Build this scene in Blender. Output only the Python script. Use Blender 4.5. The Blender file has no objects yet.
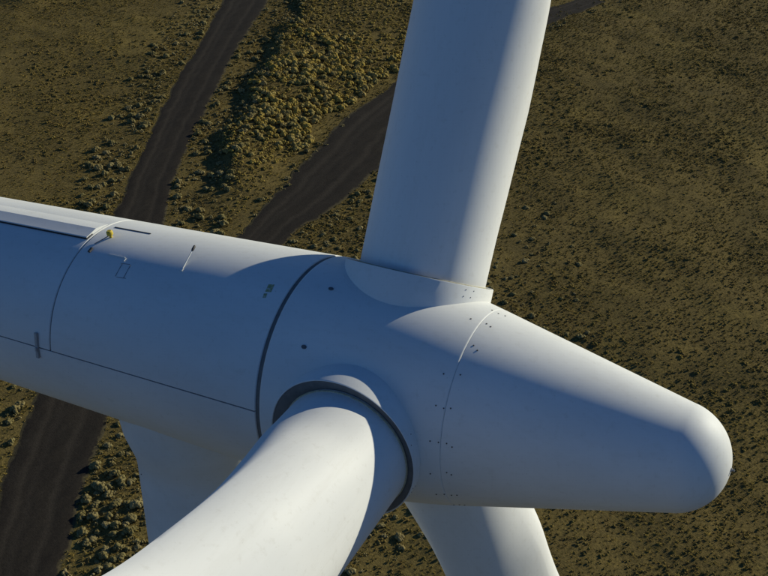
import bpy, bmesh, math, random
import numpy as np
from mathutils import Matrix, Vector
from mathutils.bvhtree import BVHTree

random.seed(7)
rng = np.random.default_rng(11)
scene = bpy.context.scene
COL = scene.collection

# ------------------------------------------------------------------ camera
HUB_Z = 80.0
cam_d = bpy.data.cameras.new('camera')
cam = bpy.data.objects.new('camera', cam_d)
COL.objects.link(cam)
CR = Vector((0.883346, 0.46846, 0.015656))
CU = Vector((-0.278432, 0.497568, 0.821524))
CF = Vector((-0.377061, 0.730049, -0.569959))
CLOC = Vector((7.1249, -11.6572, 11.0062 + HUB_Z))
cam.matrix_world = Matrix(((CR.x, CU.x, -CF.x, CLOC.x), (CR.y, CU.y, -CF.y, CLOC.y),
                           (CR.z, CU.z, -CF.z, CLOC.z), (0, 0, 0, 1)))
cam_d.sensor_width = 36.0
cam_d.lens = 36.0 * 1091.78 / 768.0
cam_d.clip_start = 0.5
cam_d.clip_end = 9000
scene.camera = cam
scene.render.resolution_x = 1024
scene.render.resolution_y = 768

# ------------------------------------------------------------------ sky and sun
SUN_EL = math.radians(18.5)
SUN_AZ = math.radians(59.0)      # measured from +X towards +Y
world = bpy.data.worlds.new('World')
scene.world = world
world.use_nodes = True
wn = world.node_tree
bg = wn.nodes['Background']
sky = wn.nodes.new('ShaderNodeTexSky')
sky.sky_type = 'NISHITA'
sky.sun_disc = False
sky.sun_elevation = SUN_EL
sky.sun_rotation = math.pi / 2 - SUN_AZ
sky.altitude = 1800.0
sky.air_density = 1.0
sky.dust_density = 0.0
sky.ozone_density = 8.0
wn.links.new(sky.outputs[0], bg.inputs[0])
bg.inputs[1].default_value = 0.084

sun_d = bpy.data.lights.new('sun', 'SUN')
sun_d.energy = 4.6
sun_d.angle = math.radians(0.5)
sun_d.color = (1.0, 0.955, 0.76)
sun = bpy.data.objects.new('sun', sun_d)
COL.objects.link(sun)
SDIR = Vector((math.cos(SUN_EL) * math.cos(SUN_AZ), math.cos(SUN_EL) * math.sin(SUN_AZ), math.sin(SUN_EL)))
sun.rotation_euler = SDIR.to_track_quat('Z', 'Y').to_euler()
sun.location = (60, 90, 160)

vs = scene.view_settings
vs.view_transform = 'Standard'
vs.look = 'None'
vs.exposure = 0.0
vs.gamma = 1.0
vs.use_curve_mapping = False

# ------------------------------------------------------------------ helpers
def mat(name):
    m = bpy.data.materials.new(name)
    m.use_nodes = True
    return m, m.node_tree, m.node_tree.nodes['Principled BSDF']

def node(nt, t, **kw):
    n = nt.nodes.new(t)
    for k, v in kw.items():
        if k in n.inputs.keys():
            n.inputs[k].default_value = v
        else:
            setattr(n, k, v)
    return n

def mixcol(nt, fac, a, b, blend='MIX'):
    n = nt.nodes.new('ShaderNodeMix')
    n.data_type = 'RGBA'
    n.blend_type = blend
    for sock, val in ((n.inputs[0], fac), (n.inputs[6], a), (n.inputs[7], b)):
        if hasattr(val, 'type') and hasattr(val, 'links'):
            nt.links.new(val, sock)
        elif isinstance(val, (int, float)):
            sock.default_value = val
        else:
            sock.default_value = (*val, 1.0)
    return n.outputs[2]

def ramp(nt, src, stops):
    n = nt.nodes.new('ShaderNodeValToRGB')
    cr = n.color_ramp
    while len(cr.elements) < len(stops):
        cr.elements.new(0.5)
    for e, (p, c) in zip(cr.elements, stops):
        e.position = p
        e.color = (*c, 1.0) if not isinstance(c, (int, float)) else (c, c, c, 1.0)
    nt.links.new(src, n.inputs[0])
    return n.outputs[0]

def noise_tex(nt, scale, detail=4.0, rough=0.55, coord='Object', stretch=None):
    tc = nt.nodes.new('ShaderNodeTexCoord')
    n = node(nt, 'ShaderNodeTexNoise', Scale=scale, Detail=detail, Roughness=rough)
    src = tc.outputs[coord]
    if stretch:
        mp = nt.nodes.new('ShaderNodeMapping')
        mp.inputs['Scale'].default_value = stretch
        nt.links.new(src, mp.inputs[0])
        src = mp.outputs[0]
    nt.links.new(src, n.inputs['Vector'])
    return n.outputs['Fac']

def mesh_obj(name, verts, faces, m, parent=None, smooth=True, sharp=None):
    me = bpy.data.meshes.new(name)
    me.from_pydata([tuple(v) for v in verts], [], faces)
    me.validate()
    if smooth:
        me.polygons.foreach_set('use_smooth', [True] * len(me.polygons))
        if sharp is not None:
            me.set_sharp_from_angle(angle=math.radians(sharp))
    me.materials.append(m)
    me.update()
    o = bpy.data.objects.new(name, me)
    COL.objects.link(o)
    if parent is not None:
        o.parent = parent
    return o

def fix_normals(o):
    bm = bmesh.new(); bm.from_mesh(o.data)
    bmesh.ops.recalc_face_normals(bm, faces=bm.faces)
    bm.to_mesh(o.data); bm.free()

# ------------------------------------------------------------------ materials
def paint_material(name, base, streak_axis):
    m, nt, b = mat(name)
    grime = noise_tex(nt, 1.3, 6, 0.6, stretch=streak_axis)
    streak = noise_tex(nt, 5.0, 6, 0.7, stretch=streak_axis)
    fine = noise_tex(nt, 9.0, 5, 0.65)
    speck = noise_tex(nt, 34.0, 3, 0.6)
    g1 = ramp(nt, grime, [(0.30, 0.0), (0.72, 1.0)])
    c = mixcol(nt, g1, [v * 0.90 for v in base], base)
    g3 = ramp(nt, streak, [(0.52, 0.0), (0.78, 0.22)])
    c = mixcol(nt, g3, c, (0.50, 0.48, 0.42))
    g2 = ramp(nt, fine, [(0.56, 0.0), (0.80, 0.24)])
    c = mixcol(nt, g2, c, (0.40, 0.37, 0.30))
    g4 = ramp(nt, speck, [(0.70, 0.0), (0.76, 0.45)])
    c = mixcol(nt, g4, c, (0.28, 0.26, 0.22))
    nt.links.new(c, b.inputs['Base Color'])
    r = ramp(nt, grime, [(0.2, 0.46), (0.8, 0.64)])
    nt.links.new(r, b.inputs['Roughness'])
    b.inputs['Specular IOR Level'].default_value = 0.18
    bump = node(nt, 'ShaderNodeBump', Strength=0.06, Distance=0.03)
    wav = noise_tex(nt, 1.6, 2, 0.4)
    nt.links.new(wav, bump.inputs['Height'])
    nt.links.new(bump.outputs[0], b.inputs['Normal'])
    return m

M_shell = paint_material('gelcoat_nacelle', (0.74, 0.745, 0.72), (0.35, 1.0, 1.0))
M_blade = paint_material('gelcoat_blade', (0.76, 0.76, 0.735), (1.0, 1.0, 0.15))
M_tower = paint_material('tower_paint', (0.70, 0.71, 0.70), (1.0, 1.0, 0.1))

m, nt, b = mat('rail_shadow_black'); M_rail_shadow = m  # near-black colour for the shadow drawn under the roof rail
n_ = noise_tex(nt, 8, 4)
nt.links.new(ramp(nt, n_, [(0.3, (0.022, 0.022, 0.024)), (0.8, (0.05, 0.048, 0.045))]), b.inputs['Base Color'])
b.inputs['Roughness'].default_value = 0.8
m, nt, b = mat('grey_brush_seal'); M_seal = m
n_ = noise_tex(nt, 8, 4)
nt.links.new(ramp(nt, n_, [(0.3, (0.13, 0.13, 0.125)), (0.8, (0.21, 0.20, 0.185))]), b.inputs['Base Color'])
b.inputs['Roughness'].default_value = 0.75
m, nt, b = mat('weathered_plug'); M_plug = m
n_ = noise_tex(nt, 30, 4)
nt.links.new(ramp(nt, n_, [(0.3, (0.07, 0.075, 0.085)), (0.8, (0.15, 0.15, 0.15))]), b.inputs['Base Color'])
b.inputs['Roughness'].default_value = 0.7
m, nt, b = mat('dark_interior'); M_dark = m
n_ = noise_tex(nt, 5, 3)
nt.links.new(ramp(nt, n_, [(0.3, (0.018, 0.02, 0.024)), (0.8, (0.03, 0.032, 0.036))]), b.inputs['Base Color'])
b.inputs['Roughness'].default_value = 0.9
m, nt, b = mat('grey_steel'); M_steel = m
n_ = noise_tex(nt, 20, 4)
nt.links.new(ramp(nt, n_, [(0.3, (0.22, 0.22, 0.22)), (0.8, (0.34, 0.33, 0.32))]), b.inputs['Base Color'])
b.inputs['Roughness'].default_value = 0.5; b.inputs['Metallic'].default_value = 0.6
m, nt, b = mat('galvanised_latch'); M_latch = m
n_ = noise_tex(nt, 20, 4)
nt.links.new(ramp(nt, n_, [(0.3, (0.30, 0.30, 0.30)), (0.8, (0.46, 0.45, 0.43))]), b.inputs['Base Color'])
b.inputs['Roughness'].default_value = 0.6
m, nt, b = mat('dark_bolt_heads'); M_bolt = m
n_ = noise_tex(nt, 30, 3)
nt.links.new(ramp(nt, n_, [(0.3, (0.05, 0.047, 0.045)), (0.8, (0.10, 0.09, 0.08))]), b.inputs['Base Color'])
b.inputs['Roughness'].default_value = 0.6
m, nt, b = mat('yellow_paint'); M_yellow = m
n_ = noise_tex(nt, 25, 4)
nt.links.new(ramp(nt, n_, [(0.3, (0.50, 0.36, 0.02)), (0.8, (0.66, 0.50, 0.04))]), b.inputs['Base Color'])
b.inputs['Roughness'].default_value = 0.5
m, nt, b = mat('faded_green_sticker'); M_sticker = m
n_ = noise_tex(nt, 14, 5, 0.7)
nt.links.new(ramp(nt, n_, [(0.40, (0.48, 0.50, 0.46)), (0.50, (0.34, 0.34, 0.14)), (0.62, (0.20, 0.26, 0.14))]), b.inputs['Base Color'])
b.inputs['Roughness'].default_value = 0.6
m, nt, b = mat('yellowed_sealant'); M_sealant = m
n_ = noise_tex(nt, 18, 4)
nt.links.new(ramp(nt, n_, [(0.35, (0.34, 0.31, 0.20)), (0.7, (0.55, 0.52, 0.38))]), b.inputs['Base Color'])
b.inputs['Roughness'].default_value = 0.6

# ------------------------------------------------------------------ ground shape
def vnoise(x, y, seed):
    """smooth value noise in numpy"""
    xi = np.floor(x).astype(np.int64); yi = np.floor(y).astype(np.int64)
    xf = x - xi; yf = y - yi
    def hsh(a, b):
        h = (a * 374761393 + b * 668265263 + seed * 974634541) & 0xFFFFFFFF
        h = ((h ^ (h >> 13)) * 1274126177) & 0xFFFFFFFF
        return ((h ^ (h >> 16)) & 0xFFFF) / 65535.0
    u = xf * xf * (3 - 2 * xf); v = yf * yf * (3 - 2 * yf)
    a = hsh(xi, yi); b_ = hsh(xi + 1, yi); c = hsh(xi, yi + 1); d = hsh(xi + 1, yi + 1)
    return (a * (1 - u) + b_ * u) * (1 - v) + (c * (1 - u) + d * u) * v

def sst(a, b, x):
    t = np.clip((x - a) / (b - a), 0, 1)
    return t * t * (3 - 2 * t)

# left and right edge of the wide road, as x over y (y ascending)
RL_Y = [-40, 20, 49.0, 55.2, 62.5, 107.6, 137.4, 148.7, 170.2, 191.1, 230, 330]
RL_X = [-18, -56, -73.4, -76.6, -80.8, -103.6, -118.2, -123.4, -132.2, -141.5, -157, -196]
RR_Y = [-40, 20, 40.6, 48.6, 55.8, 63.5, 114.6, 129.2, 144.1, 170.3, 189.7, 196.4, 230, 330]
RR_X = [-7, -45, -59.0, -63.1, -66.6, -70.3, -99.3, -106.5, -112.9, -124.0, -130.6, -133.4, -147.5, -187]
# left and right edge of the narrower track
TL_Y = [70, 84, 96, 108.2, 117.2, 130, 151, 170.7, 190, 210, 225.4, 241.6, 300]
TL_X = [-81.5, -81, -80.2, -80, -81.2, -82.9, -85.6, -85.2, -82, -77, -72.6, -66.3, -42]
TR_Y = [70, 84, 96, 107.6, 119, 124.4, 135.6, 150, 166, 190, 215.9, 235.7, 300]
TR_X = [-72, -72.5, -72.7, -72.6, -72, -71, -70.6, -73, -75, -74.5, -69, -62.9, -38]

def wob(y, s, amp):
    return (vnoise(y * 0.35, y * 0 + s, 5) - 0.5) * 2 * amp + (vnoise(y * 1.1, y * 0 + s, 8) - 0.5) * 2 * 0.30 + (vnoise(y * 0.09, y * 0 + s, 6) - 0.5) * 2 * amp * 1.3

def road_l(y): return np.interp(y, RL_Y, RL_X) + wob(y, 1.5, 0.35)
def road_r(y): return np.interp(y, RR_Y, RR_X) + 1.0 + wob(y, 7.5, 0.35)
def track_l(y): return np.interp(y, TL_Y, TL_X) + wob(y, 13.5, 0.6)
def track_r(y): return np.interp(y, TR_Y, TR_X) + wob(y, 23.5, 0.6)

def on_road(x, y, m=0.0):
    a = (x > road_l(y) - m) & (x < road_r(y) + m)
    t = (x > track_l(y) - m) & (x < track_r(y) + m) & (y > 78) & (y < 214)
    return a, t

def height(x, y):
    x = np.asarray(x, float); y = np.asarray(y, float)
    rl, rr = road_l(y), road_r(y)
    tl, tr = track_l(y), track_r(y)
    # distance outside the road and the track
    dr = np.where(x < rl, rl - x, np.where(x > rr, x - rr, 0)) * 0.9
    dt = np.where(x < tl, tl - x, np.where(x > tr, x - tr, 0))
    dt = np.where(y > 76, dt, 20)
    calm = sst(0.0, 7.0, np.minimum(dr, dt))
    h = ((vnoise(x / 23, y / 23, 1) - .5) * 0.95 + (vnoise(x / 8.5, y / 8.5, 2) - .5) * 0.50
         + (vnoise(x / 3.1, y / 3.1, 3) - .5) * 0.24)
    h = h * (0.06 + 0.94 * calm)
    # rise between the road and the track: steep on the road side, gentle to the track
    a = (x - rr) * 0.9
    wid = np.maximum((tl - rr) * 0.9, 14)
    edge = 4.2 + (vnoise(y / 7.0, y * 0, 9) - .5) * 5.0
    up_ = sst(0, 1, (a - edge) / 5.0)
    dn_ = 1 - sst(0, 1, (a - edge - 5.0) / np.maximum(wid - edge - 5.5, 3))
    h = h + 1.4 * up_ * dn_ * sst(108, 124, y) * (1 - sst(205, 235, y)) * (x > rr) * (x < tl + 2)
    # low mound added to cast a patch of shade in the far corner
    h = h + 1.8 * np.exp(-(((x + 181) / 5.0) ** 2 + ((y - 168) / 4.5) ** 2))
    far = np.maximum(np.abs(x + 60), np.abs(y - 120))
    return h * (1 - sst(230, 330, far))

def axis_lines(lo, hi, step, lim):
    mid = list(np.arange(lo, hi + 1e-6, step))
    out, s, v = [], step, hi
    while v < lim:
        s *= 1.25; v += s; out.append(v)
    pre, s, v = [], step, lo
    while v > -lim:
        s *= 1.25; v -= s; pre.append(v)
    return np.array(pre[::-1] + mid + out)

def grid_mesh(name, X, Y, Z, mats, attr=None):
    nx, ny = X.shape
    me = bpy.data.meshes.new(name)
    n = nx * ny
    co = np.stack([X, Y, Z], -1).reshape(-1, 3)
    me.vertices.add(n); me.vertices.foreach_set('co', co.ravel())
    i = np.arange(n).reshape(nx, ny)
    q = np.stack([i[:-1, :-1], i[1:, :-1], i[1:, 1:], i[:-1, 1:]], -1).reshape(-1, 4)
    nf = len(q)
    me.loops.add(nf * 4); me.loops.foreach_set('vertex_index', q.ravel())
    me.polygons.add(nf)
    me.polygons.foreach_set('loop_start', np.arange(nf) * 4)
    me.polygons.foreach_set('loop_total', np.full(nf, 4))
    me.polygons.foreach_set('use_smooth', np.ones(nf, bool))
    me.materials.append(mats)
    me.update(); me.validate()
    o = bpy.data.objects.new(name, me); COL.objects.link(o)
    return o

# ground material: dry soil, yellow grass and olive ground cover in patches
m, nt, b = mat('dry_scrub_soil'); M_ground = m
big = noise_tex(nt, 0.038, 5, 0.6)
mid_ = noise_tex(nt, 0.22, 6, 0.65)
fin = noise_tex(nt, 1.9, 6, 0.75)
tuft = noise_tex(nt, 4.5, 4, 0.7)
c = ramp(nt, mid_, [(0.34, (0.103, 0.077, 0.029)), (0.48, (0.151, 0.111, 0.037)), (0.64, (0.241, 0.176, 0.052))])
c2 = ramp(nt, big, [(0.36, (0.116, 0.088, 0.032)), (0.50, (0.160, 0.116, 0.040)), (0.64, (0.223, 0.166, 0.048))])
c = mixcol(nt, 0.55, c, c2)
c = mixcol(nt, ramp(nt, fin, [(0.40, 0.0), (0.62, 0.75)]), c, (0.073, 0.059, 0.024))
c = mixcol(nt, ramp(nt, tuft, [(0.52, 0.0), (0.72, 0.7)]), c, (0.294, 0.214, 0.068))
nt.links.new(c, b.inputs['Base Color'])
b.inputs['Roughness'].default_value = 1.0
b.inputs['Specular IOR Level'].default_value = 0.05
bp = node(nt, 'ShaderNodeBump', Strength=0.7, Distance=0.16)
nt.links.new(noise_tex(nt, 2.6, 6, 0.72), bp.inputs['Height'])
nt.links.new(bp.outputs[0], b.inputs['Normal'])

m, nt, b = mat('packed_dark_gravel'); M_road = m
at = nt.nodes.new('ShaderNodeAttribute'); at.attribute_name = 'across'
mid_ = noise_tex(nt, 0.25, 5, 0.65)
str_ = noise_tex(nt, 0.8, 5, 0.65, stretch=(1.0, 0.25, 1.0))
fin = noise_tex(nt, 3.5, 6, 0.75)
c = ramp(nt, mid_, [(0.3, (0.024, 0.019, 0.015)), (0.7, (0.037, 0.031, 0.024))])
c2 = ramp(nt, str_, [(0.35, (0.021, 0.018, 0.014)), (0.7, (0.044, 0.036, 0.026))])
c = mixcol(nt, 0.5, c, c2)
# pale dust pressed out along the wheel tracks
ad = node(nt, 'ShaderNodeMath', operation='MULTIPLY_ADD')
nt.links.new(mid_, ad.inputs[0]); ad.inputs[1].default_value = 0.10; nt.links.new(at.outputs['Fac'], ad.inputs[2])
rut = ramp(nt, ad.outputs[0], [(0.22, 0.0), (0.30, 0.55), (0.36, 0.0), (0.44, 0.35), (0.50, 0.0), (0.66, 0.0), (0.73, 0.6), (0.80, 0.0)])
c = mixcol(nt, rut, c, (0.061, 0.050, 0.037))
c = mixcol(nt, 0.8, c, ramp(nt, fin, [(0.3, 0.55), (0.7, 1.1)]), 'MULTIPLY')
# soil and weeds creeping in from both edges
ed = node(nt, 'ShaderNodeMath', operation='MULTIPLY_ADD')
nt.links.new(noise_tex(nt, 0.7, 6, 0.7), ed.inputs[0]); ed.inputs[1].default_value = 0.5
dst = node(nt, 'ShaderNodeMath', operation='PINGPONG'); dst.inputs[1].default_value = 0.5
nt.links.new(at.outputs['Fac'], dst.inputs[0])
neg = node(nt, 'ShaderNodeMath', operation='MULTIPLY'); neg.inputs[1].default_value = -3.0
nt.links.new(dst.outputs[0], neg.inputs[0]); nt.links.new(neg.outputs[0], ed.inputs[2])
c = mixcol(nt, ramp(nt, ed.outputs[0], [(0.10, 0.0), (0.20, 0.85)]), c, (0.089, 0.073, 0.037))
nt.links.new(c, b.inputs['Base Color'])
b.inputs['Roughness'].default_value = 0.95
b.inputs['Specular IOR Level'].default_value = 0.1
bp = node(nt, 'ShaderNodeBump', Strength=0.5, Distance=0.08)
nt.links.new(noise_tex(nt, 4.0, 6, 0.7), bp.inputs['Height'])
nt.links.new(bp.outputs[0], b.inputs['Normal'])

gx = axis_lines(-230, 60, 0.9, 5000)
gy = axis_lines(10, 290, 0.9, 5000)
GX, GY = np.meshgrid(gx, gy, indexing='ij')
ground = grid_mesh('ground', GX, GY, height(GX, GY), M_ground)
ground['kind'] = 'structure'

def strip(name, fl, fr, y0, y1, lift, nacross=14, step=0.7):
    ys = np.arange(y0, y1, step)
    l, r_ = fl(ys), fr(ys)
    T = np.linspace(0, 1, nacross)
    X = l[:, None] * (1 - T) + r_[:, None] * T
    Y = np.repeat(ys[:, None], nacross, 1)
    prof = np.where((T == 0) | (T == 1), -0.10, 0.0)
    # shallow wheel ruts
    rut = -0.05 * (np.exp(-((T - 0.33) / 0.06) ** 2) + np.exp(-((T - 0.67) / 0.06) ** 2))
    Z = height(X, Y) + lift + prof[None, :] + rut[None, :]
    o = grid_mesh(name, X.T[::-1].T, Y, Z[:, ::-1], M_road)
    at_ = o.data.attributes.new('across', 'FLOAT', 'POINT')
    at_.data.foreach_set('value', np.repeat(T[None, ::-1], len(ys), 0).ravel().astype(np.float32))
    o['kind'] = 'structure'
    return o

road = strip('dirt_road', road_l, road_r, -38, 320, 0.10)
track = strip('dirt_track', track_l, track_r, 78, 236, 0.16)

# ------------------------------------------------------------------ wind turbine
RM = Matrix(((0.993572, 0.02063, -0.111308, 0), (0.0, 0.983255, 0.182236, 0),
             (0.113203, -0.181064, 0.976934, HUB_Z), (0, 0, 0, 1)))
TX = -2.60                                   # tower axis along the shaft
tp = RM @ Vector((TX, 0, 0))
turbine = bpy.data.objects.new('wind_turbine', None)
COL.objects.link(turbine)
turbine.location = (tp.x, tp.y, 0)
turbine['label'] = 'white three-bladed wind turbine with rounded nacelle and long blunt spinner'
turbine['category'] = 'wind turbine'
REL = Matrix.Translation((-tp.x, -tp.y, 0)) @ RM    # rotor frame seen from the turbine's base

X1, R1, X2, R2 = 2.8259, 1.4833, 5.6218, 0.8081
def r_nac(x): return 1.8 + 0.021 * x
def r_spin(x):
    if x <= X1:
        t = x / X1
        return (1.8 * (2*t**3 - 3*t*t + 1) + R1 * (3*t*t - 2*t**3) + (t**3 - t*t) * X1 * -0.2416)
    return R1 - 0.2416 * (x - X1)

def part(name, o):
    o.name = name
    o.parent = turbine
    o.matrix_basis = REL
    return o

def rad(a): return math.radians(a)

def shell(name, x0, x1, a0, a1, rf, th, m, nx=24, da=2.0):
    """curved panel of thickness th between two stations and two angles"""
    na = max(2, int(abs(a1 - a0) / da) + 1)
    full = abs(a1 - a0) >= 359.9
    A = [rad(a0 + (a1 - a0) * j / (na - 1)) for j in range(na)]
    if full: A = A[:-1]; na -= 1
    bev = 0.012
    xs = [x0, x0 + bev] + [x0 + (x1 - x0) * i / nx for i in range(1, nx)] + [x1 - bev, x1]
    V, F = [], []
    ny = len(xs)
    for side in (0, 1):
        for i, x in enumerate(xs):
            e = bev if (i in (0, ny - 1) and side == 0) else 0
            for j, a in enumerate(A):
                e2 = e
                r = rf(x) - (th if side else e2)
                V.append((x, r * math.cos(a), r * math.sin(a)))
    N = ny * na
    nj = na if full else na - 1
    for i in range(ny - 1):
        for j in range(nj):
            k = (j + 1) % na
            q = (i*na + j, i*na + k, (i+1)*na + k, (i+1)*na + j)
            F.append(q); F.append(tuple(N + v for v in q[::-1]))
    for j in range(nj):
        k = (j + 1) % na
        F.append((j, N + j, N + k, k))
        e = (ny - 1) * na
        F.append((e + j, e + k, N + e + k, N + e + j))
    if not full:
        for i in range(ny - 1):
            F.append((i*na, (i+1)*na, N + (i+1)*na, N + i*na))
            e = na - 1
            F.append((i*na + e, N + i*na + e, N + (i+1)*na + e, (i+1)*na + e))
    o = mesh_obj(name, V, F, m, None, True, 35)
    fix_normals(o)
    return o

def revolve(name, prof, m, na=128, parent=None, sharp=35, closed=False):
    V, F = [], []
    for (x, r) in prof:
        for j in range(na):
            a = 2 * math.pi * j / na
            V.append((x, r * math.cos(a), r * math.sin(a)))
    n = len(prof)
    for i in range(n - 1 + (1 if closed else 0)):
        i2 = (i + 1) % n
        for j in range(na):
            k = (j + 1) % na
            F.append((i*na + j, i*na + k, i2*na + k, i2*na + j))
    if not closed:
        for e, rv in ((0, False), (n - 1, True)):
            if prof[e][1] > 1e-4:
                f = [e*na + j for j in range(na)]
                F.append(tuple(f if rv else f[::-1]))
    o = mesh_obj(name, V, F, m, parent, True, sharp)
    bm = bmesh.new(); bm.from_mesh(o.data)
    bmesh.ops.remove_doubles(bm, verts=bm.verts, dist=1e-5)
    bmesh.ops.recalc_face_normals(bm, faces=bm.faces)
    bm.to_mesh(o.data); bm.free()
    if sharp is not None: o.data.set_sharp_from_angle(angle=rad(sharp))
    return o

XREAR = -10.2
XSEAM = -4.145
SPL = 178.6        # split on the side below the camera
SPF = 22.4         # split on the far side
# nacelle: dark inner core carries the shell panels
core = part('nacelle', revolve('nacelle', [(XREAR + .4, 1.0), (XREAR + .3, r_nac(XREAR) - .12), (-0.25, 1.73), (-0.2, 1.70), (0.25, 1.66), (0.3, 0.4)], M_dark, 96))
g = 0.022
deg_g = math.degrees(g / 2 / 1.8)
lower = shell('lower_shell', XREAR, -0.035, SPL + deg_g, 360 + SPF - deg_g, r_nac, 0.045, M_shell, 40)
upf = shell('canopy_panel', XSEAM + g / 2, -0.035, SPF + deg_g, SPL - deg_g, r_nac, 0.045, M_shell, 24)
upr = shell('canopy_panel', XREAR, XSEAM - g / 2, SPF + deg_g, SPL - deg_g, r_nac, 0.045, M_shell, 36)
for o in (lower, upf, upr): o.parent = core
# rounded rear end
rr0 = r_nac(XREAR)
pr_ = [(XREAR, rr0 - 0.002)] + [(XREAR - 0.9 * math.sin(t), rr0 - 0.9 + 0.9 * math.cos(t)) for t in np.linspace(0.05, math.pi / 2, 16)] + [(XREAR - 0.9, 0.0)]
rear = revolve('rear_cover', [(x, max(r, 0.0)) for x, r in pr_], M_shell, 96); rear.parent = core
# soft lip of the gap at the nacelle's front
lip = revolve('gap_seal', [(-0.034, 1.70), (-0.034, 1.776), (0.0, 1.770), (0.030, 1.776), (0.030, 1.70)], M_seal, 128, closed=True); lip.parent = core

def cyl_pt(x, a, dr=0.0, rf=None):
    rf = rf or (r_nac if x < 0 else r_spin)
    r = rf(x) + dr
    return Vector((x, r * math.cos(rad(a)), r * math.sin(rad(a))))

def frame_at(x, a, rf=None):
    """local frame on the shell: e1 along shaft, e2 round the shell, e3 outwards"""
    rf = rf or (r_nac if x < 0 else r_spin)
    k = (rf(x + .01) - rf(x - .01)) / .02
    e3 = Vector((-k, math.cos(rad(a)), math.sin(rad(a)))).normalized()
    e2 = Vector((0, -math.sin(rad(a)), math.cos(rad(a))))
    e1 = e2.cross(e3).normalized()
    return Matrix(((e1.x, e2.x, e3.x, 0), (e1.y, e2.y, e3.y, 0), (e1.z, e2.z, e3.z, 0), (0, 0, 0, 1)))

# roof rail: wedge-shaped edge of the roof hatch, its shadow laid in below as a black strip
def roof_rail():
    sec = [(91.0, 0.002), (94.5, 0.020), (97.5, 0.036), (100.8, 0.052), (101.1, 0.050), (108.6, 0.033), (109.0, 0.030), (109.0, 0.018), (106.5, 0.016), (104.0, 0.002)]
    xs = [-9.6] + list(np.linspace(-9.5, -4.26, 30)) + [-4.20]
    V, F = [], []
    n = len(sec)
    for x in xs:
        for a, dr in sec: V.append(cyl_pt(x, a, dr, r_nac))
    for i in range(len(xs) - 1):
        for j in range(n):
            k = (j + 1) % n
            F.append((i*n + j, i*n + k, (i+1)*n + k, (i+1)*n + j))
    F.append(tuple(range(n))); F.append(tuple((len(xs) - 1) * n + j for j in range(n)))
    o = mesh_obj('roof_rail', V, F, M_shell, core, True, 6); fix_normals(o)
    sec = [(109.75, 0.016), (109.75, 0.001), (104.5, 0.002), (104.5, 0.014)]  # black strip along the overhang stands in for the shadow below it
    V, F = [], []
    n = 4
    xs = [-9.55] + list(np.linspace(-9.5, -4.3, 30)) + [-4.185]
    for x in xs:
        for a, dr in sec: V.append(cyl_pt(x, a, dr, r_nac))
    for i in range(len(xs) - 1):
        for j in range(n):
            k = (j + 1) % n
            F.append((i*n + j, i*n + k, (i+1)*n + k, (i+1)*n + j))
    F.append(tuple(range(n))); F.append(tuple((len(xs) - 1) * n + j for j in range(n)))
    s = mesh_obj('rail_shadow_strip', V, F, M_rail_shadow, core, False); fix_normals(s)
roof_rail()

def box_part(name, cx, ca, lx, ly, lz, m, parent, rot=0.0, lift=0.0, bev=0.006):
    bm = bmesh.new()
    bmesh.ops.create_cube(bm, size=1.0)
    bmesh.ops.scale(bm, vec=(lx, ly, lz), verts=bm.verts)
    bmesh.ops.bevel(bm, geom=bm.edges[:], offset=min(bev, lx * .3, ly * .3, lz * .3), segments=2, affect='EDGES')
    me = bpy.data.meshes.new(name); bm.to_mesh(me); bm.free(); me.materials.append(m)
    o = bpy.data.objects.new(name, me); COL.objects.link(o); o.parent = parent
    o.matrix_basis = Matrix.Translation(cyl_pt(cx, ca, lz / 2 + lift)) @ frame_at(cx, ca) @ Matrix.Rotation(rot, 4, 'Z')
    return o

def tube(name, pts, radii, m, parent, seg=10):
    V, F = [], []
    pts = [Vector(p) for p in pts]
    for i, p in enumerate(pts):
        d = (pts[min(i+1, len(pts)-1)] - pts[max(i-1, 0)]).normalized()
        s = d.orthogonal().normalized() if i == 0 else (s - d * s.dot(d)).normalized()
        t = d.cross(s)
        for j in range(seg):
            a = 2 * math.pi * j / seg
            V.append(p + radii[i] * (math.cos(a) * s + math.sin(a) * t))
    for i in range(len(pts) - 1):
        for j in range(seg):
            k = (j + 1) % seg
            F.append((i*seg + j, i*seg + k, (i+1)*seg + k, (i+1)*seg + j))
    F.append(tuple(range(seg))[::-1]); F.append(tuple((len(pts)-1)*seg + j for j in range(seg)))
    o = mesh_obj(name, V, F, m, parent, True, 40); fix_normals(o)
    return o

# dark slot bar on the roof, latch over the split line, small access plate
box_part('slot_bar', -3.60, 93.3, 0.78, 0.022, 0.012, M_bolt, core)
box_part('latch', -4.43, 177.3, 0.065, 0.45, 0.03, M_latch, core)
box_part('latch_knob', -4.43, 179.5, 0.045, 0.07, 0.05, M_latch, core)
# thin frame of a small access hatch
for (cx, ca, lx, ly) in ((-3.10, 121.0, 0.19, 0.009), (-3.02, 129.6, 0.19, 0.009), (-3.15, 125.4, 0.009, 0.25), (-2.98, 125.3, 0.009, 0.25)):
    box_part('hatch_edge', cx, ca, lx, ly, 0.004, M_steel, core, rot=0.06)
# lifting eye with its short rod, painted yellow
e = cyl_pt(-3.80, 104.0, 0.0)
fr = frame_at(-3.80, 104.0)
def fpt(fr, base, x, y, zz): return base + fr.to_3x3() @ Vector((x, y, zz))
tube('lifting_eye', [fpt(fr, e, 0, 0, -.01), fpt(fr, e, 0, 0, .05), fpt(fr, e, 0, 0, .055), fpt(fr, e, 0, 0, .11), fpt(fr, e, 0, 0, .13)], [.025, .025, .055, .055, .035], M_yellow, core, 14)
tube('tether', [fpt(fr, e, -.02, 0, .06), fpt(fr, e, .05, .10, .03), fpt(fr, e, .10, .20, .018), fpt(fr, e, .13, .27, .012)], [.009] * 4, M_steel, core)
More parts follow.
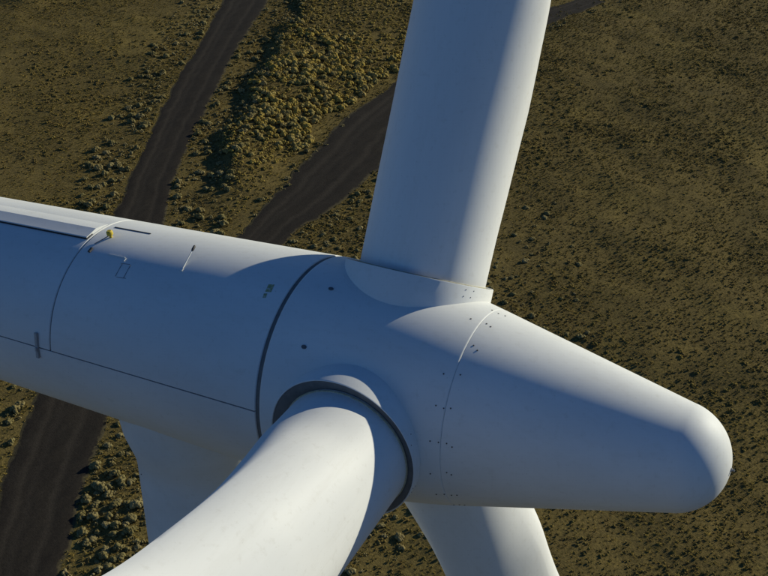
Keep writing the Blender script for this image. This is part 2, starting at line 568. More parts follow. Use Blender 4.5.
# sensor rods on the roof
def rod(x, a, h, lean, r0):
    base = cyl_pt(x, a, -0.01); f_ = frame_at(x, a)
    p1 = fpt(f_, base, lean[0], lean[1], h)
    tube('sensor_rod', [base, base + (p1 - base) * .97, p1], [r0, r0 * .8, r0 * .8], M_shell, core)
    d = (p1 - base).normalized()
    tube('sensor_tip', [p1, p1 + d * .03, p1 + d * .09, p1 + d * .11], [.014, .023, .023, .012], M_bolt, core)
rod(-2.03, 117.6, 0.07, (0.0, -0.36), 0.011)
box_part('sensor_foot', -2.03, 117.4, 0.06, 0.06, 0.012, M_shell, core)
box_part('cable_clip', -3.93, 117.0, 0.05, 0.10, 0.03, M_bolt, core)
box_part('cable_trunk', -3.36, 117.3, 0.36, 0.02, 0.012, M_shell, core)
box_part('cable_trunk', -3.16, 118.6, 0.02, 0.07, 0.012, M_shell, core)
box_part('sticker', -0.355, 117.6, 0.10, 0.15, 0.003, M_sticker, core, rot=0.15)
box_part('sticker', -0.36, 122.4, 0.055, 0.08, 0.003, M_sticker, core, rot=0.2)

# ---- spinner: hub shell with three blade openings
PHI, XH, RC, HC, CONE = 1.1711, 1.3441, 1.1584, 1.767, 0.0266
def blade_matrix(k):
    a = PHI + k * 2 * math.pi / 3
    ra = Vector((0, math.cos(a), math.sin(a))); ta = Vector((0, -math.sin(a), math.cos(a)))
    bb = Vector((math.sin(CONE), 0, 0)) + math.cos(CONE) * ra
    nn = Vector((math.cos(CONE), 0, 0)) - math.sin(CONE) * ra
    return Matrix(((ta.x, nn.x, bb.x, XH), (ta.y, nn.y, bb.y, 0), (ta.z, nn.z, bb.z, 0), (0, 0, 0, 1)))
BM = [blade_matrix(k) for k in range(3)]

def make_spinner():
    na = 420
    xs = [0.035] + list(np.linspace(0.05, X1 - 0.0015, 108))
    V = []
    for i, x in enumerate(xs):
        r = r_spin(x) - (0.012 if i == 0 else 0)
        for j in range(na):
            a = 2 * math.pi * j / na
            V.append(Vector((x, r * math.cos(a), r * math.sin(a))))
    inv = [m_.inverted() for m_ in BM]
    dist = []
    for v in V:
        best = (9, None, None)
        for k in range(3):
            q = inv[k] @ v
            if q.z > 0:
                d = math.hypot(q.x, q.y)
                if d < best[0]: best = (d, k, q)
        dist.append(best)
    cut = RC - 0.03
    F = []
    for i in range(len(xs) - 1):
        for j in range(na):
            k = (j + 1) % na
            f = (i*na + j, i*na + k, (i+1)*na + k, (i+1)*na + j)
            if sum(dist[v][0] < cut for v in f) >= 2: continue
            F.append(f)
    used = {}
    for f in F:
        for v in f: used.setdefault(v, len(used))
    VV = [None] * len(used)
    for v, n in used.items():
        p = V[v]; d, k, q = dist[v]
        # pull the vertices at the rim of an opening onto the collar wall
        if k is not None and d < RC - 0.004:
            s = (RC - 0.012) / d
            qq = Vector((q.x * s, q.y * s, q.z))
            w = BM[k] @ qq
            rr = math.hypot(w.y, w.z); tr = r_spin(min(max(w.x, 0.035), X1))
            w = Vector((w.x, w.y * tr / rr, w.z * tr / rr))
            p = w
        VV[n] = p
    o = mesh_obj('spinner', VV, [tuple(used[v] for v in f) for f in F], M_shell, None, True, 40)
    fix_normals(o)
    # make sure the normals point outwards
    pl = o.data.polygons[len(o.data.polygons) // 2]
    if pl.normal.dot(Vector((0, pl.center.y, pl.center.z))) < 0:
        o.data.flip_normals()
    md = o.modifiers.new('thickness', 'SOLIDIFY'); md.thickness = 0.02; md.offset = -1
    return o
spin = part('spinner', make_spinner())
def nose_profile():
    al = math.atan(0.2416)
    p = [(X1 + 0.006, 1.0), (X1 + 0.002, r_spin(X1) - 0.030), (X1 + 0.0005, r_spin(X1) - 0.002), (X1 + 0.0015, r_spin(X1) + 0.0006)]
    xc = X2 + 0.03; rho = r_spin(xc) * math.cos(al) + 0.003
    xt = xc + rho * math.sin(al)
    for x in np.linspace(X1 + .1, xt, 50)[:-1]: p.append((x, r_spin(x) + 0.0006))
    for t in np.linspace(math.pi / 2 - al, 0, 40):
        p.append((xc + rho * math.cos(t), rho * math.sin(t)))
    return p
nose = part('nose_cone', revolve('nose_cone', nose_profile(), M_shell, 160))
# small lightning stud at the tip of the nose
ntip = X2 + 0.03 + r_spin(X2 + .03) * math.cos(math.atan(0.2416)) + 0.003
stud = tube('tip_stud', [(ntip - .02, 0, 0), (ntip + .02, 0, 0), (ntip + .022, 0, 0), (ntip + .05, 0, 0)], [.03, .03, .016, .016], M_steel, nose)

# collars round the blade roots (sub-parts of the spinner) and their seals
def ring_mesh(name, prof, m, seg=160, arc=None):
    V, F = [], []
    n = len(prof)
    na = seg
    for j in range(na):
        a = 2 * math.pi * j / na
        for (r, h) in prof: V.append((r * math.cos(a), r * math.sin(a), h))
    for j in range(na):
        k = (j + 1) % na
        for i in range(n):
            l = (i + 1) % n
            F.append((j*n + i, k*n + i, k*n + l, j*n + l))
    me = bpy.data.meshes.new(name)
    me.from_pydata(V, [], F); me.validate()
    me.polygons.foreach_set('use_smooth', [True] * len(me.polygons))
    bm = bmesh.new(); bm.from_mesh(me); bmesh.ops.recalc_face_normals(bm, faces=bm.faces); bm.to_mesh(me); bm.free()
    me.set_sharp_from_angle(angle=rad(30))
    me.materials.append(m)
    return me
collar_me = ring_mesh('root_collar', [(RC - .022, 0.95), (RC, 0.95), (RC, HC - .012), (RC - .006, HC), (RC - .016, HC), (RC - .022, HC - .010)], M_shell)
seal_me = ring_mesh('root_seal', [(0.90, HC - .16), (RC - .024, HC - .16), (RC - .024, HC - .020), (1.05, HC - .030), (1.00, HC - .055), (0.90, HC - .065)], M_seal)
def sub(name, me, parent, mtx):
    o = bpy.data.objects.new(name, me); COL.objects.link(o); o.parent = parent; o.matrix_basis = mtx
    return o
for k in range(3):
    sub('root_collar', collar_me, spin, BM[k])
    sub('root_seal', seal_me, spin, BM[k])

# bolts across the spinner seam, in short rows every 19.2 degrees
bm = bmesh.new()
bmesh.ops.create_cone(bm, cap_ends=True, segments=6, radius1=0.0125, radius2=0.011, depth=0.008)
bolt_me = bpy.data.meshes.new('bolt'); bm.to_mesh(bm and bolt_me); bm.free(); bolt_me.materials.append(M_bolt)
for row in range(19):
    a = 98.5 + 18.95 * row
    for dx in (-0.145, -0.03, 0.075, 0.155):
        if random.random() < 0.22: continue
        x = X1 + dx + random.uniform(-.012, .012); aa = a + random.uniform(-1.3, 1.3)
        if any((BM[k].inverted() @ cyl_pt(x, aa)).xy.length < RC + .03 and (BM[k].inverted() @ cyl_pt(x, aa)).z > 0 for k in range(3)): continue
        sub('bolt', bolt_me, spin if dx < 0 else nose, Matrix.Translation(cyl_pt(x, aa, 0.003)) @ frame_at(x, aa))
# black plugs on the hub shell
bm = bmesh.new()
bmesh.ops.create_cone(bm, cap_ends=True, segments=20, radius1=0.044, radius2=0.039, depth=0.02)
plug_me = bpy.data.meshes.new('plug'); bm.to_mesh(plug_me); bm.free(); plug_me.materials.append(M_plug)
for (x, a) in ((0.581, 109.9), (0.607, 142.7)):
    for k in range(3):
        sub('plug', plug_me, spin, Matrix.Translation(cyl_pt(x, a + 120 * k, 0.004)) @ frame_at(x, a + 120 * k) @ Matrix.Diagonal((1.0, 0.72, 1, 1)))
# bolts on the forward flank of the collar
for k in range(3):
    for (ang, h) in ((62, HC - .06), (68, HC - .16), (61, HC - .16), (70, HC - .06), (108, HC - .06), (114, HC - .15)):
        a = rad(ang)
        d = Vector((math.cos(a), math.sin(a), 0))
        mt = Matrix.Translation((RC * d.x, RC * d.y, h)) @ d.to_track_quat('Z', 'Y').to_matrix().to_4x4() @ Matrix.Diagonal((.7, .7, 1, 1))
        sub('bolt', bolt_me, spin, BM[k] @ mt)

# ---- blades
def blade_mesh():
    st = [  # h, lead, trail, thickness, blend, twist
        (1.25, .980, .980, .980, 0.0, 3), (1.8, .982, .982, .982, 0.0, 3), (2.5, .99, .99, .99, 0.0, 3), (3.2, .99, 1.12, 1.0, 0.35, 3),
        (4.2, .98, 1.28, 1.01, 0.72, 3), (5.3, .95, 1.46, 1.03, 0.95, 3), (6.3, .90, 1.66, 1.03, 1.0, 3),
        (8.0, .84, 2.20, .88, 1.0, 4), (10.0, .82, 2.40, .70, 1.0, 5), (14, .78, 2.25, .52, 1.0, 6),
        (20, .68, 1.85, .38, 1.0, 6), (28, .55, 1.40, .25, 1.0, 3.5), (36, .42, 1.02, .15, 1.0, 1.5),
        (42, .32, .72, .09, 1, .5), (45, .22, .42, .05, 1, 0), (46.2, .05, .08, .015, 1, 0)]
    S = np.array(st)
    hs = list(np.linspace(1.25, 8, 46)) + list(np.linspace(8.4, 46.2, 60))
    # smooth interpolation (Catmull-Rom through the table)
    def interp(h, c):
        i = min(max(np.searchsorted(S[:, 0], h) - 1, 0), len(S) - 2)
        p0, p1, p2, p3 = S[max(i-1, 0)], S[i], S[i+1], S[min(i+2, len(S)-1)]
        t = (h - p1[0]) / (p2[0] - p1[0])
        m1 = (p2[c] - p0[c]) / (p2[0] - p0[0]) * (p2[0] - p1[0])
        m2 = (p3[c] - p1[c]) / (p3[0] - p1[0]) * (p2[0] - p1[0])
        return (2*t**3-3*t*t+1)*p1[c] + (t**3-2*t*t+t)*m1 + (3*t*t-2*t**3)*p2[c] + (t**3-t*t)*m2
    na = 96
    V, F = [], []
    for h in hs:
        le, te, th, bl, tw = (interp(h, c) for c in range(1, 6))
        bl = min(max(bl, 0), 1); tw = rad(tw)
        for j in range(na):
            t = 2 * math.pi * j / na
            cx, sy = math.cos(t), math.sin(t)
            x = cx * (le if cx > 0 else te)
            y = sy * th
            if cx < 0:
                bk = bl if y < 0 else bl * min(1, max(0, (h - 4.5) / 5))
                y *= (1 - bk) + bk * (1 - (-cx) ** 1.3) ** 0.45 * (0.55 + 0.45 * (1 + cx))
            if y < 0: y *= 1 - 0.30 * bl * max(0, min(1, (h - 6) / 8))
            V.append((x * math.cos(tw) - y * math.sin(tw), x * math.sin(tw) + y * math.cos(tw) + 0.05, h))
    n = len(hs)
    for i in range(n - 1):
        for j in range(na):
            k = (j + 1) % na
            F.append((i*na + j, i*na + k, (i+1)*na + k, (i+1)*na + j))
    F.append(tuple(range(na))[::-1]); F.append(tuple((n-1)*na + j for j in range(na)))
    o = mesh_obj('blade', V, F, M_blade, None, True, 40)
    fix_normals(o)
    return o
b0 = blade_mesh()
blade_me = b0.data
blades = []
bead_me = ring_mesh('sealant_bead', [(.97, HC + .02), (.97, HC + .055), (.996, HC + .05), (1.000, HC + .03)], M_sealant)
for k in range(3):
    o = b0 if k == 0 else bpy.data.objects.new('blade', blade_me)
    if k: COL.objects.link(o)
    o.parent = turbine
    o.matrix_basis = REL @ BM[k]
    blades.append(o)
    sub('sealant_bead', bead_me, o, Matrix.Translation((0, 0.05, -0.045)))

# ---- tower with its flared head
def tower_profile():
    zt = tp.z
    p = [(0.0, 2.05), (0.02, 2.05)]
    for zz in np.linspace(0.5, zt - 2.75, 40):
        t = zz / (zt - 2.75)
        p.append((zz, 2.05 + (1.2 - 2.05) * t))
    p += [(zt - 2.5, 1.215), (zt - 2.3, 1.25), (zt - 2.05, 1.315), (zt - 1.80, 1.375), (zt - 1.55, 1.40), (zt - 0.70, 1.40)]
    return p
tw = revolve('tower', tower_profile(), M_tower, 96)
tw.parent = turbine
tw.matrix_basis = Matrix(((0, 1, 0, 0), (0, 0, 1, 0), (1, 0, 0, 0), (0, 0, 0, 1)))
def tower_ring(zz, r):
    o = revolve('flange', [(zz - .03, r - .02), (zz - .03, r + .012), (zz + .03, r + .012), (zz + .03, r - .02)], M_tower, 96, closed=True)
    o.parent = tw
for zz in (27.0, 53.0): tower_ring(zz, 2.05 + (1.2 - 2.05) * zz / (tp.z - 2.75))
door = mesh_obj('door', [(.45*sx, 2.03 + d_, 1.2 + zz) for d_ in (0, .06) for zz in (0, 2.1) for sx in (-1, 1)],
                [(0, 1, 3, 2), (4, 6, 7, 5), (0, 4, 5, 1), (2, 3, 7, 6), (0, 2, 6, 4), (1, 5, 7, 3)], M_steel, None, False)
door.parent = turbine
fix_normals(door)

# dark marks (drain plugs) on the yaw skirt under the nacelle
for (px, pz) in ((-.55, -2.62), (-.25, -2.30), (.35, -2.18), (-.9, -2.25)):
    a = math.atan2(-1.0, px)
    rr = 1.235
    d = Vector((px, -math.sqrt(max(rr * rr - px * px, 0)), 0)).normalized()
    mt = Matrix.Translation(Vector((d.x * rr, d.y * rr, tp.z + pz))) @ d.to_track_quat('Z', 'Y').to_matrix().to_4x4()
    o = sub('bolt', bolt_me, turbine, mt)

# ------------------------------------------------------------------ shrubs
def shrub_material(name, ramp_stops):
    m, nt, b = mat(name)
    at = nt.nodes.new('ShaderNodeAttribute'); at.attribute_type = 'GEOMETRY'; at.attribute_name = 'tint'
    fin = noise_tex(nt, 7.0, 4, 0.7)
    oi = nt.nodes.new('ShaderNodeObjectInfo')
    ad = nt.nodes.new('ShaderNodeMath'); ad.operation = 'ADD'
    nt.links.new(at.outputs['Fac'], ad.inputs[0]); nt.links.new(oi.outputs['Random'], ad.inputs[1])
    fr_ = nt.nodes.new('ShaderNodeMath'); fr_.operation = 'FRACT'
    nt.links.new(ad.outputs[0], fr_.inputs[0])
    c = ramp(nt, fr_.outputs[0], ramp_stops)
    c = mixcol(nt, 0.8, c, ramp(nt, fin, [(0.30, 0.50), (0.70, 1.15)]), 'MULTIPLY')
    nt.links.new(c, b.inputs['Base Color'])
    b.inputs['Roughness'].default_value = 1.0
    b.inputs['Specular IOR Level'].default_value = 0.05
    return m
M_gold = shrub_material('golden_rabbitbrush', [(0.0, (0.310, 0.231, 0.061)), (0.35, (0.414, 0.299, 0.069)), (0.6, (0.345, 0.270, 0.091)), (0.8, (0.276, 0.220, 0.074)), (1.0, (0.380, 0.282, 0.099))])
M_grey = shrub_material('pale_sagebrush', [(0.0, (0.258, 0.211, 0.088)), (0.4, (0.198, 0.163, 0.062)), (0.7, (0.310, 0.251, 0.114)), (1.0, (0.224, 0.176, 0.066))])
M_olive = shrub_material('olive_scrub', [(0.0, (0.125, 0.100, 0.031)), (0.25, (0.179, 0.134, 0.038)), (0.5, (0.150, 0.119, 0.039)), (0.75, (0.257, 0.185, 0.047)), (1.0, (0.167, 0.116, 0.041))])

def template(sub_, seed, rough, flat, cut, sprigs, sw=(.03, .075)):
    """bumpy clump of foliage with a ragged outline, base near z = 0, about 1 m across"""
    r = random.Random(seed)
    bm = bmesh.new()
    bmesh.ops.create_icosphere(bm, subdivisions=sub_, radius=0.5)
    lob = [(Vector((r.gauss(0, 1), r.gauss(0, 1), r.uniform(-.2, 1.2))).normalized(), r.uniform(.14, .34)) for _ in range(8)]
    sx = r.uniform(.8, 1.15)
    for v in bm.verts:
        d = v.co.normalized()
        k = 0.78 + sum(w * max(0, d.dot(l) - .62) * 2.2 for l, w in lob) + r.uniform(-rough, rough)
        v.co = d * 0.5 * k
        v.co.x *= sx; v.co.y /= sx
        v.co.z *= flat
    dead = [v for v in bm.verts if v.co.z < -cut]
    bmesh.ops.delete(bm, geom=dead, context='VERTS')
    for v in bm.verts: v.co.z += cut * .75
    # loose sprigs that break the outline
    for _ in range(sprigs):
        a = r.uniform(0, 2 * math.pi); e_ = math.asin(r.uniform(0.05, 1.0))
        d = Vector((math.cos(a) * math.cos(e_), math.sin(a) * math.cos(e_), math.sin(e_) * flat))
        p = d * r.uniform(0.34, 0.46); p.z += cut * .75
        s = d.orthogonal().normalized() * r.uniform(*sw)
        s.rotate(Matrix.Rotation(r.uniform(0, 6.28), 3, d))
        tip = p + (d + Vector((r.uniform(-.6, .6), r.uniform(-.6, .6), r.uniform(-.1, .5)))).normalized() * r.uniform(.09, .19)
        v0, v1, v2 = bm.verts.new(p + s), bm.verts.new(p - s), bm.verts.new(tip)
        bm.faces.new((v0, v1, v2))
    bmesh.ops.triangulate(bm, faces=bm.faces[:])
    bm.verts.index_update()
    V = np.array([v.co[:] for v in bm.verts]); F = np.array([[v.index for v in f.verts] for f in bm.faces])
    bm.free()
    return V, F
def lumpy(seed, lobes, sub_, sprigs, sw, sl):
    """shrub built up of leafy lobes heaped into a dome, with twigs sticking out"""
    r = random.Random(seed)
    bm = bmesh.new()
    sx = r.uniform(.82, 1.18)
    cs = []
    for k in range(lobes):
        a = 2.4 * k + r.uniform(-.5, .5)
        q = math.sqrt((k + .4) / lobes) * .36
        cz = .30 * (1 - (q / .42) ** 2) + r.uniform(-.05, .09)
        cs.append((Vector((q * math.cos(a) * sx, q * math.sin(a) / sx, max(cz, .03))), r.uniform(.11, .21)))
    for c0, rr in cs:
        g_ = bmesh.ops.create_icosphere(bm, subdivisions=sub_, radius=rr)
        for v in g_['verts']:
            v.co = c0 + v.co * r.uniform(.72, 1.25)
    for _ in range(sprigs):
        c0, rr = r.choice(cs)
        d = Vector((r.gauss(0, 1), r.gauss(0, 1), abs(r.gauss(0, 1)) + .15)).normalized()
        p = c0 + d * rr * .8
        s = d.orthogonal().normalized() * r.uniform(*sw)
        s.rotate(Matrix.Rotation(r.uniform(0, 6.28), 3, d))
        tip = p + (d + Vector((r.uniform(-.4, .4), r.uniform(-.4, .4), r.uniform(0, .5)))).normalized() * r.uniform(*sl)
        bm.faces.new((bm.verts.new(p + s), bm.verts.new(p - s), bm.verts.new(tip)))
    bmesh.ops.triangulate(bm, faces=bm.faces[:])
    bm.verts.index_update()
    V = np.array([v.co[:] for v in bm.verts]) * np.array([1.28, 1.28, 1.25]); F = np.array([[v.index for v in f.verts] for f in bm.faces])
    bm.free()
    return V, F
T_BIG = [lumpy(100 + i, 15, 2, 260, (.010, .024), (.07, .16)) for i in range(12)]
T_MID = [lumpy(200 + i, 5, 1, 22, (.018, .04), (.08, .16)) for i in range(16)]
T_SML = [lumpy(400 + i, 2, 1, 8, (.03, .06), (.10, .20)) for i in range(16)]
def tussock(seed):
    """small grass clump: a low uneven mound and a fan of blades"""
    r = random.Random(seed)
    V = []; F = []
    n = 5
    for k in range(n):
        a = 2 * math.pi * (k + r.uniform(-.3, .3)) / n
        q = .46 * r.uniform(.75, 1.2)
        V.append((q * math.cos(a), q * math.sin(a), -.03))
    V.append((r.uniform(-.1, .1), r.uniform(-.1, .1), r.uniform(.22, .32)))
    for k in range(n): F.append((k, (k + 1) % n, n))
    for k in range(10):
        a = 2 * math.pi * (k + r.uniform(-.4, .4)) / 10
        q = r.uniform(.05, .32); w = r.uniform(.05, .10)
        c, s_ = math.cos(a), math.sin(a)
        o = r.uniform(.12, .30); t = r.uniform(.32, .60)
        i0 = len(V)
        V += [(q * c - w * s_, q * s_ + w * c, .04), (q * c + w * s_, q * s_ - w * c, .04), ((q + o) * c, (q + o) * s_, t)]
        F.append((i0, i0 + 1, i0 + 2))
    return np.array(V), np.array(F)
T_LOW = [tussock(300 + i) for i in range(16)]

def view_xy(x, y, zz):
    q = np.stack([x - CLOC.x, y - CLOC.y, zz - CLOC.z], -1)
    dep = q @ np.array(CF)
    f = 1091.78
    return 384 + f * (q @ np.array(CR)) / dep, 288 - f * (q @ np.array(CU)) / dep, dep

def scatter(n, seed):
    r = np.random.default_rng(seed)
    x = r.uniform(-225, 40, n); y = r.uniform(18, 285, n)
    px, py, dep = view_xy(x, y, np.zeros(n))
    k = (dep > 5) & (px > -75) & (px < 845) & (py > -40) & (py < 645)
    return x[k], y[k], r

def zones(x, y):
    """where along the two roads a point lies"""
    rr, rl, tl, tr = road_r(y), road_l(y), track_l(y), track_r(y)
    return dict(left=x < rl, rise=(x > rr) & (x < tl) & (y > 80), right=(x > tr) & (y > 80), near=(x > rr) & (y <= 80),
                dl=(rl - x) * .9, dr=(x - rr) * .9, dtl=tl - x, dtr=x - tr)

plants = []          # (x, y, size, tall, kind, zone label)
def add(x, y, s, tall, kind, zone):
    plants.append((x, y, s, tall, np.full(len(x), kind), np.full(len(x), zone)))

# golden shrubs on the rise
x, y, r = scatter(110000, 1); z_ = zones(x, y)
patch = vnoise(x / 9, y / 9, 21)
keep = z_['rise'] & (z_['dr'] > 5.5 + 5.5 * vnoise(x / 5, y / 5, 41)) & (z_['dtl'] > 1.2 + 3.5 * vnoise(x / 6, y / 6, 42)) & (r.uniform(size=len(x)) < np.clip(.30 + 1.5 * patch, 0, 1)) & (y < 245)
x, y = x[keep], y[keep]
# thin out overlaps on a coarse grid
def thin(x, y, d):
    occ = {}; out = []
    for i in range(len(x)):
        cx, cy = int(x[i] // d), int(y[i] // d)
        ok = True
        for a in (-1, 0, 1):
            for b_ in (-1, 0, 1):
                for j in occ.get((cx + a, cy + b_), ()):
                    if (x[i] - x[j]) ** 2 + (y[i] - y[j]) ** 2 < d * d: ok = False; break
        if ok:
            occ.setdefault((cx, cy), []).append(i); out.append(i)
    return np.array(out, int)
k = thin(x, y, .86); x, y = x[k], y[k]
band = sst(116, 136, y) * (1 - .6 * sst(178, 196, y)) * (.55 + .45 * sst(.25, .6, vnoise(x / 7, y / 7, 43)))
add(x, y, (.48 + .72 * band) * r.uniform(.75, 1.30, len(x)), r.uniform(.75, 1.10, len(x)), 0, 0)
# pale shrubs lining both edges of the road and of the track
x, y, r = scatter(110000, 2); z_ = zones(x, y)
pw = vnoise(x / 6, y / 6, 22)
c1 = z_['left'] & (z_['dl'] > .5) & (z_['dl'] < 9) & (r.uniform(size=len(x)) < pw * np.exp(-z_['dl'] / 6.0) * 1.8)
c2 = (x > road_r(y)) & (z_['dr'] > .5) & (z_['dr'] < 10.0) & (r.uniform(size=len(x)) < pw * 0.9)
c4 = (np.abs(z_['dtl'] - .2) < 1.2) & (y > 112) & (y < 156) & (r.uniform(size=len(x)) < pw * 0.45)
c3 = z_['right'] & (z_['dtr'] > .2) & (z_['dtr'] < 3.0) & (r.uniform(size=len(x)) < pw * 0.5)
keep = c1 | c2 | c3
a_, t_ = on_road(x, y, -0.15); keep &= ~(a_ | t_)
keep |= c4 & ~a_
x, y = x[keep], y[keep]; k = thin(x, y, .80); x, y = x[k], y[k]
add(x, y, (.45 + .85 * r.uniform(size=len(x)) ** 1.9), r.uniform(.7, 1.1, len(x)), 1, 1)
# rounded shrubs in the scrub in front of the roads
x, y, r = scatter(110000, 3); z_ = zones(x, y)
pw = vnoise(x / 11, y / 11, 23)
keep = ((z_['near']) | (z_['right'] & (y < 150))) & (r.uniform(size=len(x)) < (.2 + .6 * pw) * sst(-18, -52, x) * (1 - sst(95, 150, y)))
a_, t_ = on_road(x, y, 0.6); keep &= ~(a_ | t_)
x, y = x[keep], y[keep]; k = thin(x, y, .80); x, y = x[k], y[k]
add(x, y, (.40 + .60 * r.uniform(size=len(x)) ** 1.7), r.uniform(.5, .85, len(x)), 1, 2)
# medium shrubs in loose clusters across the plain
x, y, r = scatter(90000, 6); z_ = zones(x, y)
pw = vnoise(x / 17, y / 17, 27) * vnoise(x / 5, y / 5, 28)
keep = (z_['left'] | z_['right'] | (x > road_r(y))) & (r.uniform(size=len(x)) < np.clip(1.3 * (pw - .22), 0, 1))
a_, t_ = on_road(x, y, 0.5); keep &= ~(a_ | t_)
x, y = x[keep], y[keep]; k = thin(x, y, .95); x, y = x[k], y[k]
add(x, y, r.uniform(.45, .95, len(x)), r.uniform(.5, .8, len(x)), 2, 3)
# small shrubs packed between them
x, y, r = scatter(190000, 9); z_ = zones(x, y)
pw = .5 * vnoise(x / 12, y / 12, 51) + .5 * vnoise(x / 4, y / 4, 52)
base = np.where(z_['right'] | z_['near'], .40, .30)
keep = r.uniform(size=len(x)) < np.clip(base + 1.8 * (pw - .50), .02, 1)
a_, t_ = on_road(x, y, -0.2); keep &= ~(a_ | t_)
x, y = x[keep], y[keep]; k = thin(x, y, .62); x, y = x[k], y[k]
add(x, y, .38 + .42 * r.uniform(size=len(x)) ** 1.8, r.uniform(.55, .95, len(x)), 2, 5)
# low scrub everywhere, a nearly closed carpet
x, y, r = scatter(720000, 4); z_ = zones(x, y)
pw = 0.55 * vnoise(x / 14, y / 14, 24) + 0.45 * vnoise(x / 5, y / 5, 25)
rightside = z_['right'] | z_['near']
dens = np.where(rightside, .44 + 1.2 * (pw - .36), np.where(z_['left'], .38, .28) + 1.4 * (pw - .40))
dens = np.clip(dens, .05, 1)
keep = r.uniform(size=len(x)) < dens
a_, t_ = on_road(x, y, -0.25); keep &= ~(a_ | t_)
x, y = x[keep], y[keep]; k = thin(x, y, .42); x, y = x[k], y[k]
sz = (.30 + .42 * r.uniform(size=len(x)) ** 2.4) * (0.75 + .6 * vnoise(x / 10, y / 10, 26))
add(x, y, sz * 1.05, r.uniform(.50, 1.0, len(x)), 2, 4)

PX = np.concatenate([p[0] for p in plants]); PY = np.concatenate([p[1] for p in plants])
PS = np.concatenate([p[2] for p in plants]); PT = np.concatenate([p[3] for p in plants])
PK = np.concatenate([p[4] for p in plants]).astype(int); PZN = np.concatenate([p[5] for p in plants]).astype(int)
PZ = height(PX, PY) - 0.02
NP = len(PX)
R3 = np.random.default_rng(5)
ROT = R3.uniform(0, 2 * math.pi, NP); TINT = R3.uniform(0, 1, NP)
# the tint drifts in patches, with scatter
TINT = (0.55 * vnoise(PX / 16, PY / 16, 31) + 0.45 * TINT)

# which of the shrubs show largest in view, not hidden by the turbine
bpy.context.view_layer.update()
trees = []
for o in [o for o in turbine.children_recursive if o.type == 'MESH' and o.name.split('.')[0] in ('blade', 'spinner', 'nose_cone', 'lower_shell', 'canopy_panel', 'tower', 'root_collar')]:
    mw = o.matrix_world
    me = o.data
    trees.append(BVHTree.FromPolygons([mw @ v.co for v in me.vertices], [p.vertices[:] for p in me.polygons]))
px, py, dep = view_xy(PX, PY, PZ + .3)
app = PS / dep
inview = (px > 6) & (px < 762) & (py > 6) & (py < 570)
chosen = []
KIND_LIMIT = {0: 300, 1: 240, 2: 0}
count = {0: 0, 1: 0, 2: 0}
zone_cap = {0: 300, 1: 150, 2: 90}
zcount = {0: 0, 1: 0, 2: 0}
for i in np.argsort(-app):
    kd, zn = PK[i], PZN[i]
    if not inview[i] or kd == 2 or zcount[zn] >= zone_cap[zn] or count[kd] >= KIND_LIMIT[kd]: continue
    o_ = Vector((PX[i], PY[i], PZ[i] + .4)); d = (o_ - CLOC)
    dn = d.normalized()
    if any(t.ray_cast(CLOC, dn, 60)[0] is not None for t in trees): continue
    chosen.append(i); count[kd] += 1; zcount[zn] += 1
chosen_set = set(int(i) for i in chosen)

shrub_label = {0: 'rounded golden shrub on the low rise between dirt road and track',
               1: 'pale olive shrub growing along the bare edge of a dirt road',
               2: 'small pale shrub in the scrub on the tower side of the dirt road'}
shrub_group = {0: 'golden shrubs on the rise', 1: 'pale shrubs along the roads', 2: 'pale shrubs in the near scrub'}
shrub_name = {0: 'golden_shrub', 1: 'pale_shrub', 2: 'pale_shrub'}
KM = {0: M_gold, 1: M_grey, 2: M_olive}
ind_me = {}
for kd in (0, 1):
    for t, (V, F) in enumerate(T_BIG):
        me = bpy.data.meshes.new('shrub_foliage')
        me.from_pydata(V.tolist(), [], F.tolist()); me.materials.append(KM[kd])
        me.polygons.foreach_set('use_smooth', [True] * len(me.polygons))
        ind_me[(kd, t)] = me
for i in chosen:
    kd, zn = int(PK[i]), int(PZN[i])
    o = bpy.data.objects.new(shrub_name[zn], ind_me[(kd, int(i) % len(T_BIG))])
    COL.objects.link(o)
    o.location = (PX[i], PY[i], PZ[i]); o.rotation_euler = (0, 0, ROT[i])
    o.scale = (PS[i], PS[i], PS[i] * PT[i])
    o['label'] = shrub_label[zn]; o['category'] = 'shrub'; o['group'] = shrub_group[zn]

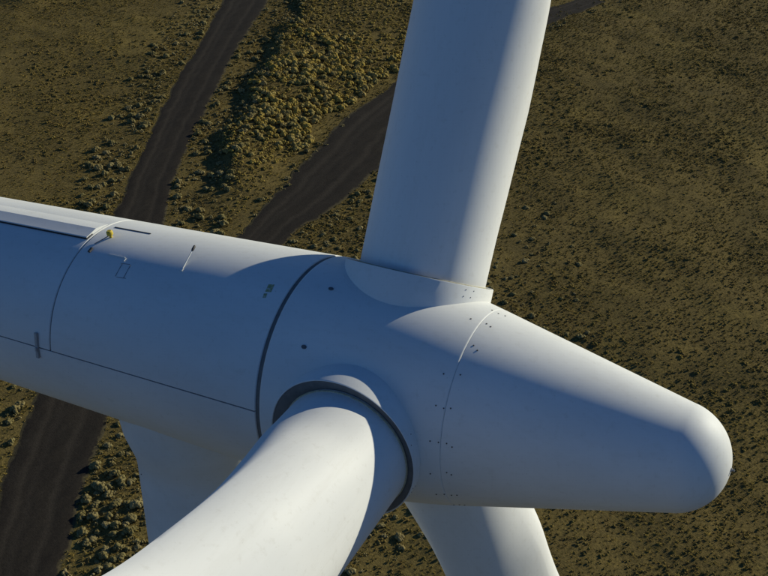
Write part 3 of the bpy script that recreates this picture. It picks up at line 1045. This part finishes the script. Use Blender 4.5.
def mass(name, idx, templates, m, label):
    """all remaining shrubs of a kind as one mesh"""
    co, fa, ti = [], [], []
    off = 0
    for t, (V, F) in enumerate(templates):
        ii = idx[idx % len(templates) == t]
        if len(ii) == 0: continue
        c, s = np.cos(ROT[ii])[:, None], np.sin(ROT[ii])[:, None]
        S = PS[ii][:, None]
        x = (V[None, :, 0] * c - V[None, :, 1] * s) * S + PX[ii][:, None]
        y = (V[None, :, 0] * s + V[None, :, 1] * c) * S + PY[ii][:, None]
        z = V[None, :, 2] * S * PT[ii][:, None] + PZ[ii][:, None]
        co.append(np.stack([x, y, z], -1).reshape(-1, 3))
        nv = len(V)
        fa.append((F[None] + off + (np.arange(len(ii)) * nv)[:, None, None]).reshape(-1, 3))
        ti.append(np.repeat(TINT[ii], nv))
        off += nv * len(ii)
    co = np.concatenate(co); fa = np.concatenate(fa); ti = np.concatenate(ti)
    me = bpy.data.meshes.new(name)
    me.vertices.add(len(co)); me.vertices.foreach_set('co', co.ravel().astype(np.float32))
    me.loops.add(len(fa) * 3); me.loops.foreach_set('vertex_index', fa.ravel().astype(np.int32))
    me.polygons.add(len(fa))
    me.polygons.foreach_set('loop_start', (np.arange(len(fa)) * 3).astype(np.int32))
    me.polygons.foreach_set('loop_total', np.full(len(fa), 3, np.int32))
    me.polygons.foreach_set('use_smooth', np.ones(len(fa), bool))
    at = me.attributes.new('tint', 'FLOAT', 'POINT'); at.data.foreach_set('value', ti.astype(np.float32))
    me.materials.append(m); me.update()
    o = bpy.data.objects.new(name, me); COL.objects.link(o)
    o['kind'] = 'stuff'; o['label'] = label; o['category'] = 'shrubs'
    return len(fa)

rest = np.array([i for i in range(NP) if i not in chosen_set])
tri = 0
tri += mass('golden_shrub_cover', rest[PK[rest] == 0], T_MID, M_gold, 'dense golden shrubs covering the rise between the tracks')
tri += mass('pale_shrub_cover', rest[PK[rest] == 1], T_MID, M_grey, 'pale olive shrubs scattered beside the roads')
tri += mass('olive_shrub_cover', rest[PZN[rest] == 3], T_MID, M_olive, 'olive shrubs in loose clusters on the dry plain')
tri += mass('small_shrub_cover', rest[PZN[rest] == 5], T_SML, M_olive, 'small olive-brown shrubs packed across the dry plain')
tri += mass('low_scrub', rest[PZN[rest] == 4], T_LOW, M_olive, 'low olive-brown tussocks covering the dry ground')
print('shrubs', NP, 'single', len(chosen), zcount, 'triangles', tri)
